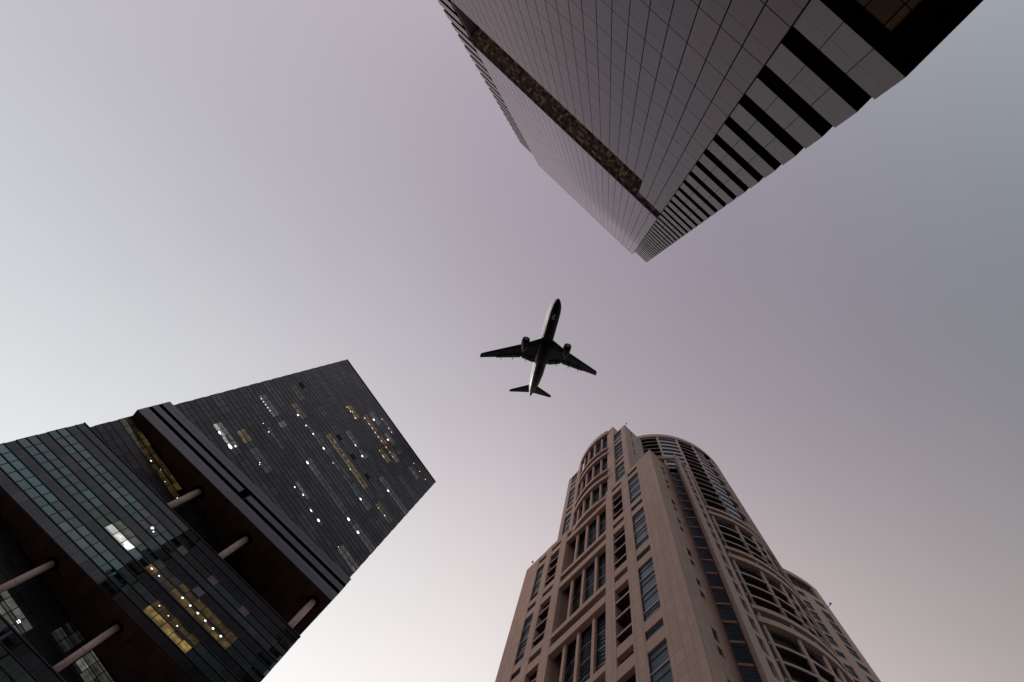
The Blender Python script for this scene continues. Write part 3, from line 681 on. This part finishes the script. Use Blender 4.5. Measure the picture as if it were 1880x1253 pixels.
# --- recessed glass strip in the corner notch
q0 = (9.72, 3.90); ga = 46.8
for k in range(0, 33):
    zt = 92.17-2.862*k
    if zt < 2: break
    b = MB(); b.rbox(q0, ga, 0.0, 1.45, 0.0, 0.1, zt-2.86, zt-0.35, 'winB', tn(1.3, 2.3))
    for f in range(1, 7): b.rbox(q0, ga, 0.0, 1.45, -0.02, 0.0, zt-0.35-f*0.36-0.012, zt-0.35-f*0.36+0.012, 'barC' if f % 2 else 'slate')
    b.rbox(q0, ga, 0.0, 1.50, -0.12, 0.0, zt-0.26, zt, 'stone_smooth') if k else b.rbox(q0, ga, 0, 1.45, -0.05, 0.0, zt-1.6, zt, 'void')
    b.build('window', B) if k < 19 else b.build('lower_window', B)
b = MB(); b.rbox((9.72, 1.58), ga-1.8, 0.0, 2.5, 0, 0.3, 92.25, 93.2, 'stone_smooth'); b.rbox(q0, ga, 0.0, 1.5, 0.12, 0.2, 92.0, 93.0, 'black'); b.build('parapet', B)
# --- right fin, slits and pillar
w = MB(); w.prism([(11.8, 3.1), (11.8, 4.2), (10.95, 5.3), (10.5, 4.75)], G0, 93.7, 'stone_smooth')
w.box(11.2, 11.8, 5.0, 5.6, G0, 92.4, 'stone_smooth'); w.box(10.7, 10.75, 4.3, 8.4, G0, 92, 'recess')
for k in range(0, 33):
    z0 = 92.17-2.862*k
    if z0 < 2: break
    w.box(11.3, 11.79, 4.2, 5.0, z0-0.75, z0-0.1, 'stone_smooth')
w.box(11.3, 11.79, 4.2, 5.0, 92.0, 92.6, 'stone_smooth')
w.build('fin_wall', B)
# --- right drum
CR = (-4.0, 19.3); rR = 15.8
for (z0, z1, d) in ((132.6, 134.8, 1.4),):
    b = MB(); b.arc(CR, rR-d, rR, -60, 40, z0, z1, 'stone_smooth', seg=60); b.build('roof_beam', B)
b = MB(); b.arc(CR, rR-2.0, rR-1.9, -60, 9, 92, 132.6, 'recess', seg=36); b.arc(CR, rR-1.2, rR-1.1, -30.5, 9, G0, 92.3, 'recess', seg=26)
b.arc(CR, rR-0.5, rR-0.02, 9, 100, G0, 133, 'stone_smooth', seg=30); b.build('drum_wall', B)
# pillars
for a in (-44.4, -29.3, -16.1):
    b = MB(); P = (CR[0]+(rR-0.3)*math.cos(math.radians(a)), CR[1]+(rR-0.3)*math.sin(math.radians(a)))
    b.tube((*P, 92.3 if a < -40 else (90.5 if a < -29 else 91.4)), (*P, 132.6), 0.24, 0.24, 'stone_smooth', 14); b.build('pillar', B)
# upper balconies
for k in range(0, 14):
    zt = 131.5-2.84*k
    b = MB(); b.arc(CR, rR-1.9, rR-0.15, -59.5, -44.6, zt-0.14, zt, 'recess'); b.arc(CR, rR-0.16, rR-0.06, -59.5, -44.6, zt-0.18, zt+0.04, 'transom'); b.build('balcony', B)
    b = MB(); b.arc(CR, rR-1.9, rR-0.15, -29.1, -16.3, zt-0.14, zt, 'recess'); b.arc(CR, rR-0.16, rR-0.06, -29.1, -16.3, zt-0.18, zt+0.04, 'transom'); 
    b.arc(CR, rR-1.9, rR-0.6, -18.3, -17.4, zt-2.84, zt, 'stone_smooth', seg=1); b.build('balcony', B)
    a0 = -43.7+0.0*k
    if k < 14:
        b = MB(); b.arc(CR, rR-0.42, rR-0.36, -44.1, -30.2, zt-1.7, zt-0.25, 'winB', 2.2, seg=8); b.arc(CR, rR-0.42, rR-0.22, -44.1, -30.2, zt-2.84, zt-1.7, 'purple', tn(0.9, 1.15), seg=8); b.arc(CR, rR-0.42, rR-0.1, -44.1, -30.2, zt-0.25, zt, 'transom', seg=8); b.build('window', B)
        b = MB(); b.arc(CR, rR-0.42, rR-0.36, -15.9, -5.4, zt-1.6, zt-0.15, 'winB', 2.0, seg=6); b.arc(CR, rR-0.42, rR-0.3, -15.9, -5.4, zt-2.84, zt-1.6, 'purple', tn(0.8, 1.1), seg=6); b.arc(CR, rR-0.42, rR-0.2, -15.9, -5.4, zt-0.15, zt, 'transom', seg=6); b.build('window', B)
b = MB()
for k in range(-1, 8):
    zt = 128.0-5.7*k
    b.arc(CR, rR-0.6, rR-0.12, -5.2, 9, zt-1.1, zt, 'stone_smooth', seg=7)
b.arc(CR, rR-0.6, rR-0.12, 1.0, 3.0, 92, 132.6, 'stone_smooth', seg=1); b.arc(CR, rR-0.5, rR-0.05, 5.0, 7.0, 92, 132.6, 'transom', seg=1)
b.arc(CR, rR-0.8, rR-0.7, -5.2, 9, 92, 132.6, 'black', seg=6); b.build('end_frame', B)
# lower drum: double beams, slab edges, tubes
for k in range(-3, 3):
    Bk = 62.5+14.42*k
    if Bk < 8: continue
    for a, c_ in ((Bk-0.85, Bk), (Bk-3.3, Bk-2.2)):
        b = MB(); b.arc(CR, rR-0.55, rR, -30.6, 9, a, c_, 'stone_smooth', seg=26); b.build('beam', B)
    for q in (6.3, 9.0, 11.65):
        b = MB(); b.arc(CR, rR-1.2, rR-0.35, -30.2, 9, Bk-q-0.3, Bk-q, 'recess', seg=24); b.arc(CR, rR-0.36, rR-0.26, -30.2, 9, Bk-q-0.32, Bk-q+0.02, 'transom', seg=24); b.build('balcony', B)
        b = MB(); b.arc(CR, rR-0.9, rR-0.84, -14.8, 4, Bk-q+0.25, Bk-q+1.9, 'purple', tn(0.6, 1.0), seg=8); b.build('window', B)
    for a in (-28.6, -15.6, -5.5, 1.0):
        P = (CR[0]+(rR-0.4)*math.cos(math.radians(a)), CR[1]+(rR-0.4)*math.sin(math.radians(a)))
        b = MB(); b.tube((*P, Bk-14.42), (*P, Bk-3.3), 0.22, 0.22, 'stone_smooth', 14); b.build('pillar', B)
        b = MB(); b.box(P[0]-0.18, P[0]+0.18, P[1]-0.18, P[1]+0.18, Bk-2.2, Bk-0.85, 'stone_smooth'); b.build('post', B)
        b = MB(); b.arc(CR, rR-1.1, rR-0.75, a+1.6, a+2.6, Bk-14.42, Bk-3.3, 'stone_smooth', seg=1); b.build('side_wall', B)
# --- right wing
CW = (-7.2, 33.3); rW = 18.7
w = MB()
w.arc(CW, rW-0.5, rW, -36, -2.4, 92.3, 93.6, 'stone_smooth', seg=18)
w.arc(CW, rW-0.5, rW, -7.0, -2.4, G0, 92.3, 'stone_smooth', seg=4); w.arc(CW, rW-0.5, rW, -16.8, -12.1, G0, 88.4, 'stone_smooth', seg=4); w.arc(CW, rW-0.5, rW, -36, -20.8, G0, 88.4, 'stone_smooth', seg=6)
spans = []
zc = 88.4
for T0 in [87.0-PB*k for k in range(0, 6)]:
    for zt, h in [(T0, 1.3)]+[(T0-2.7-2.76*i, 2.3) for i in range(4)]:
        spans.append((zt-h, zt))
prev = 88.4
for z0, z1 in spans:
    if z0 < 3: break
    for a0, a1 in ((-20.8, -16.8), (-12.1, -7.0)):
        w.arc(CW, rW-0.5, rW-0.02, a0, a1, z1, prev, 'stone_smooth', seg=3)
        if z0 > 38:
            b = MB(); b.arc(CW, rW-0.3, rW-0.17, a0, a1, z0, z1, 'winB', tn(0.8, 1.6), seg=3); b.arc(CW, rW-0.17, rW-0.12, a0, a1, (z0+z1)/2-0.03, (z0+z1)/2+0.03, 'barC', seg=3); b.build('window', B)
    prev = z0
for a0, a1 in ((-20.8, -16.8), (-12.1, -7.0)): w.arc(CW, rW-0.5, rW-0.02, a0, a1, G0, prev, 'stone_smooth', seg=3)
w.box(-7, 11.0, 32.6, 33.1, G0, 93.6, 'stone_smooth')
w.build('wing_wall', B)
b = MB(); b.arc(CW, rW-0.5, rW-0.4, -36, -7.0, 88.4, 92.3, 'black', seg=12)
for a in (-33, -30, -27, -24, -21, -18.5, -16, -13, -10.2): b.arc(CW, rW-0.4, rW-0.3, a-0.12, a+0.12, 88.4, 92.3, 'slate', seg=1)
b.build('glass_band', B)
b = MB(); n = 12; P = [(CW[0]+(rW-0.6)*math.cos(math.radians(-37+34*i/n)), CW[1]+(rW-0.6)*math.sin(math.radians(-37+34*i/n))) for i in range(n+1)]
b.prism([(0, 30)]+P, G0, 93.3, 'recess'); b.build('wing_core', B)

# roof floodlights (small dark fittings on brackets)
def floodlight(u, n, z, label, fr, off):
    a = math.radians(-47.4); x = 0.3189+u*math.cos(a)-n*math.sin(a); y = 31.5486+u*math.sin(a)+n*math.cos(a)
    t = thing('floodlight', label, 'lamp', (x, y, z+EYE), -47.4, 'small floodlights on the stone tower roofs')
    b = MB(0); b.tube((0, 0, 0), (off[0]*0.8, off[1]*0.8, 0.35), 0.035, 0.035, 'barC', 8); b.build('bracket', t)
    b = MB(0); b.box(off[0]*0.8-0.14, off[0]*0.8+0.14, off[1]*0.8-0.1, off[1]*0.8+0.1, 0.3, 0.5, 'barC'); b.build('lamp_head', t)
floodlight(5.05, 0.9, 127.0, 'small dark floodlight at the top corner of the stone tower', 0, (0.5, -0.3))
floodlight(-16.9, 0.2, 93.2, 'small dark floodlight on the left shoulder of the stone tower', 0, (-0.1, -0.5))
floodlight(11.5, 32.4, 88.3, 'small dark floodlight on the right wing wall of the stone tower', 0, (0.6, 0.1))

# ================================================================== AIRLINER
PL = thing('airliner', 'white and black twin-engine airliner seen from below between the towers', 'airplane')
cX = Vector((-0.97766059, -0.15851223, -0.13158508)); cY = Vector((0.20415652, -0.8349747, -0.51101602))
toW = lambda v: RX*v[0]+RD*v[1]+RF*v[2]
wx, wy = toW(cX).normalized(), toW(cY).normalized(); wy = (wy-wx*wx.dot(wy)).normalized(); wz = wx.cross(wy)
dist = F_PX/4.69
ctr = toW(Vector((12.50, 2.636, 232.725))) + Vector((0, 0, EYE))
mw = Matrix((wx, wy, wz)).transposed().to_4x4(); mw.translation = ctr; PL.matrix_world = mw
def ring(y, zc, rx, rz, n=28): return [(rx*math.cos(2*math.pi*i/n), y, zc+rz*math.sin(2*math.pi*i/n)) for i in range(n)]
def loft(rings, mt, name, parent, mats=None, matf=None):
    b = MB(0); n = len(rings[0])
    for r in rings: b.v += r
    ks = [b._m(x) for x in (mats or [mt])]
    for i in range(len(rings)-1):
        for j in range(n):
            f = (i*n+j, i*n+(j+1) % n, (i+1)*n+(j+1) % n, (i+1)*n+j)
            b.f.append(f); b.tn.append(1.0); b.smooth.append(True)
            b.mi.append(ks[matf(i, j)] if matf else ks[0])
    b.f.append(tuple(range(n-1, -1, -1))); b.f.append(tuple(range((len(rings)-1)*n, len(rings)*n)))
    b.tn += [1, 1]; b.mi += [ks[0]]*2; b.smooth += [True, True]
    return b.build(name, parent)
st = [(24.4, 0.0-0.5, 0.05), (24.1, -0.45, 0.55), (23.4, -0.38, 1.05), (22.2, -0.25, 1.65), (20.5, -0.1, 2.15), (18.0, 0, 2.45), (14, 0, 2.52), (8, 0, 2.52), (0, 0, 2.52), (-8, 0, 2.52), (-12, 0.05, 2.45), (-16, 0.35, 2.15), (-19.5, 0.75, 1.65), (-22.5, 1.15, 0.95), (-24.3, 1.35, 0.35), (-24.8, 1.4, 0.1)]
NR = 32
rings = [ring(y if y < 4 else 4+(y-4)*0.90, zc, r, r*1.04, NR) for y, zc, r in st][::-1]
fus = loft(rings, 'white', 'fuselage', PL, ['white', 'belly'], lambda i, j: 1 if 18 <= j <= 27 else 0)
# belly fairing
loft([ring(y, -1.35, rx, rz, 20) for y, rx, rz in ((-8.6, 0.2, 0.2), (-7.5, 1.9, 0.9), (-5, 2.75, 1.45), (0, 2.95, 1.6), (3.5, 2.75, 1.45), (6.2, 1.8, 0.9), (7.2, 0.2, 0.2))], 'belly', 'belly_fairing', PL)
def wing_half(sx, pts, thick, name, parent, mt='wing'):
    # pts: (x, yLE, yTE, z, t)
    b = MB(0); rr = []
    for x, le, te, z0, t in pts:
        c = le-te; prof = [(0, 0), (0.06, 0.45), (0.3, 1.0), (0.6, 0.8), (1.0, 0.05), (0.6, -0.45), (0.3, -0.7), (0.06, -0.4)]
        rr.append([(sx*x, le-c*p, z0+t*0.5*q) for p, q in prof])
    n = 8
    for r in rr: b.v += r
    k = b._m(mt)
    for i in range(len(rr)-1):
        for j in range(n):
            f = (i*n+j, (i+1)*n+j, (i+1)*n+(j+1) % n, i*n+(j+1) % n)
            b.f.append(f if sx > 0 else f[::-1]); b.mi.append(k); b.tn.append(1.0); b.smooth.append(False)
    e = (len(rr)-1)*n; f = tuple(range(e, e+n)); b.f.append(f if sx < 0 else f[::-1]); b.mi.append(k); b.tn.append(1.0); b.smooth.append(False)
    return b.build(name, parent)
def wz_(x): return -1.2+(x-2)*0.09
for sx in (1, -1):
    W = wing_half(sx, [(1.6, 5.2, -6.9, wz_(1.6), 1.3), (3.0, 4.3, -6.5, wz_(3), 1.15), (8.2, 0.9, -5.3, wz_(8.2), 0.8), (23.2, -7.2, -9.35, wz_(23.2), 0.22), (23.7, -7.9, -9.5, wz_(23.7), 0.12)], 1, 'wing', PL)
    # flaps: pale-edged panels under the trailing edge
    fl = MB(0)
    for x0, x1 in ((3.2, 7.8), (8.4, 17.5)):
        te = lambda x: (-6.5+(x-3)*0.23) if x < 8.2 else (-5.3-(x-8.2)*0.265)
        le = lambda x: te(x)+ (1.5 if x < 8.2 else 1.25-(x-8.2)*0.06)
        P = [(sx*x0, le(x0), wz_(x0)-0.42), (sx*x1, le(x1), wz_(x1)-0.32), (sx*x1, te(x1)-0.15, wz_(x1)-0.25), (sx*x0, te(x0)-0.15, wz_(x0)-0.3)]
        Q = [(p[0], p[1], p[2]+0.12) for p in P]
        fl.face(P, 'wing'); fl.face(Q[::-1], 'wing')
        for i in range(4): fl.face([P[i], P[(i+1) % 4], Q[(i+1) % 4], Q[i]], 'metal' if i == 0 else 'wing')
    fl.build('flap', W)
    for x in (6.2, 11.2, 15.6):
        te_ = (-6.5+(x-3)*0.23) if x < 8.2 else (-5.3-(x-8.2)*0.265)
        loft([[(sx*x+p[0], p[1], p[2]+wz_(x)-0.55) for p in ring(y+te_, 0, r*0.8, r*1.3, 10)] for y, r in ((2.4, 0.03), (1.6, 0.2), (0.3, 0.24), (-0.8, 0.14), (-1.2, 0.02))][::-1], 'wing', 'flap_fairing', W)
    # engine
    ex, ez = 8.15*sx, -2.55
    prof = [(4.25, 1.12), (4.4, 1.25), (4.2, 1.4), (3.2, 1.52), (1.8, 1.5), (0.4, 1.3), (-0.6, 1.05)]
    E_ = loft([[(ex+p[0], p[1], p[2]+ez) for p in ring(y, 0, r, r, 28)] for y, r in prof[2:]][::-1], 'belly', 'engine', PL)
    lip = MB(0); n = 28
    rr = [[(ex+p[0], p[1], p[2]+ez) for p in ring(y, 0, r, r, n)] for y, r in ((4.21, 1.41), (4.38, 1.33), (4.42, 1.25), (4.3, 1.16), (3.4, 1.12))]
    for r in rr: lip.v += r
    for i in range(4):
        for j in range(n):
            f = (i*n+j, (i+1)*n+j, (i+1)*n+(j+1) % n, i*n+(j+1) % n); lip.f.append(f); lip.mi.append(lip._m('wing' if i < 2 else 'black')); lip.tn.append(1.0); lip.smooth.append(True)
    lip.build('intake_lip', E_)
    fan = MB(0); fan.face([(ex+1.13*math.cos(2*math.pi*i/24), 4.235, ez+1.13*math.sin(2*math.pi*i/24)) for i in range(24)], 'black'); fan.tube((ex, 4.24, ez), (ex, 4.40, ez), 0.35, 0.05, 'metal', 12); fan.build('fan', E_)
    ex2 = MB(0); ex2.tube((ex, -0.55, ez), (ex, -1.7, ez), 0.72, 0.35, 'wing', 20); ex2.build('exhaust_cone', E_)
    py = MB(0); py.prism([(ex-0.18, 3.0), (ex+0.18, 3.0), (ex+0.18, -2.8), (ex-0.18, -2.8)], ez+1.1, wz_(8.15)-0.05, 'wing'); py.build('pylon', E_)
    wing_half(sx, [(0.9, -18.6, -23.1, 1.4, 0.5), (1.7, -19.3, -23.2, 1.45, 0.45), (8.4, -23.3, -24.6, 2.1, 0.14), (8.75, -23.8, -24.65, 2.13, 0.08)], 1, 'tailplane', PL)
# tail fin
b = MB(0)
fin = [(-15.5, 2.3), (-17.6, 3.2), (-22.9, 10.2), (-25.3, 10.3), (-23.0, 1.9)]
for s_ in (1, -1):
    P = [(s_*0.16 if z_ < 5 else s_*0.05, y, z_) for y, z_ in fin]; b.face(P if s_ > 0 else P[::-1], 'white')
n = len(fin)
for i in range(n):
    (y0, z0), (y1, z1) = fin[i], fin[(i+1) % n]; f = lambda q: 0.16 if q < 5 else 0.05
    b.face([(f(z0), y0, z0), (-f(z0), y0, z0), (-f(z1), y1, z1), (f(z1), y1, z1)], 'white')
b.build('tail_fin', PL)
# faint white markings under the nose, three short rows of strokes
b = MB(0); random.seed(3)
def mark(x, y, w, h):
    R = 2.56; ang = x/R
    zz = -math.sqrt(max(0, (R*1.04)**2-x*x*1.04**2))-0.03
    b.face([(x-w/2, y-h/2, zz), (x+w/2, y-h/2, zz), (x+w/2, y+h/2, zz), (x-w/2, y+h/2, zz)][::-1], 'white')
for (x0, y0, strokes) in ((0.25, 16.3, [(0, 0, .12, .7), (-.22, .2, .3, .12), (-.25, -.2, .32, .12)]), (0.35, 15.4, [(0, 0, .1, .5), (-.3, 0, .1, .45), (-.15, .22, .3, .1), (.35, .05, .12, .5), (.5, .2, .2, .1)]), (0.2, 14.5, [(0, .1, .12, .4), (.45, 0, .35, .12), (.45, .3, .35, .1), (-.35, 0, .1, .5)])):
    for dx, dy, w_, h_ in strokes: mark(x0+dx, y0+dy, w_, h_)
b.build('belly_marking', PL)

# ------------------------------------------------------------------ more than 100 of one part: the 100 largest in view stay parts, the rest become one
def keep_largest(root, name, lim=98):
    ch = [o for o in root.children if o.type == 'MESH' and o.name.split('.')[0] == name]
    if len(ch) <= lim: return
    inv = cam.matrix_world.inverted(); sz = []
    az = root.rotation_euler[2]; Mr = Matrix.Translation(root.location) @ Matrix.Rotation(az, 4, 'Z')
    for o in ch:
        P = []
        for c in o.bound_box:
            v = inv @ (Mr @ Vector(c))
            if v.z < -0.1: P.append((max(-1.1, min(1.1, v.x/-v.z/0.8545)), max(-1.1, min(1.1, v.y/-v.z/0.569))))
        a = 0
        if P: a = (max(p[0] for p in P)-min(p[0] for p in P))*(max(p[1] for p in P)-min(p[1] for p in P))
        sz.append((a, o))
    sz.sort(key=lambda t: -t[0])
    rest = [o for a, o in sz[lim:]]
    bm = bmesh.new(); mats = []
    for o in rest:
        me = o.data; off = []
        for mt in me.materials:
            if mt not in mats: mats.append(mt)
            off.append(mats.index(mt))
        n0 = len(bm.faces); bm.from_mesh(me); bm.faces.ensure_lookup_table()
        for f in bm.faces[n0:]: f.material_index = off[f.material_index]
    me = bpy.data.meshes.new(name); bm.to_mesh(me); bm.free()
    for mt in mats: me.materials.append(mt)
    for o in rest: bpy.data.objects.remove(o, do_unlink=True)
    o = bpy.data.objects.new(name, me); C.objects.link(o); o.parent = root; o['kind'] = 'stuff'
for root in (A, T1, B):
    for nm in sorted({o.name.split('.')[0] for o in root.children}): keep_largest(root, nm)
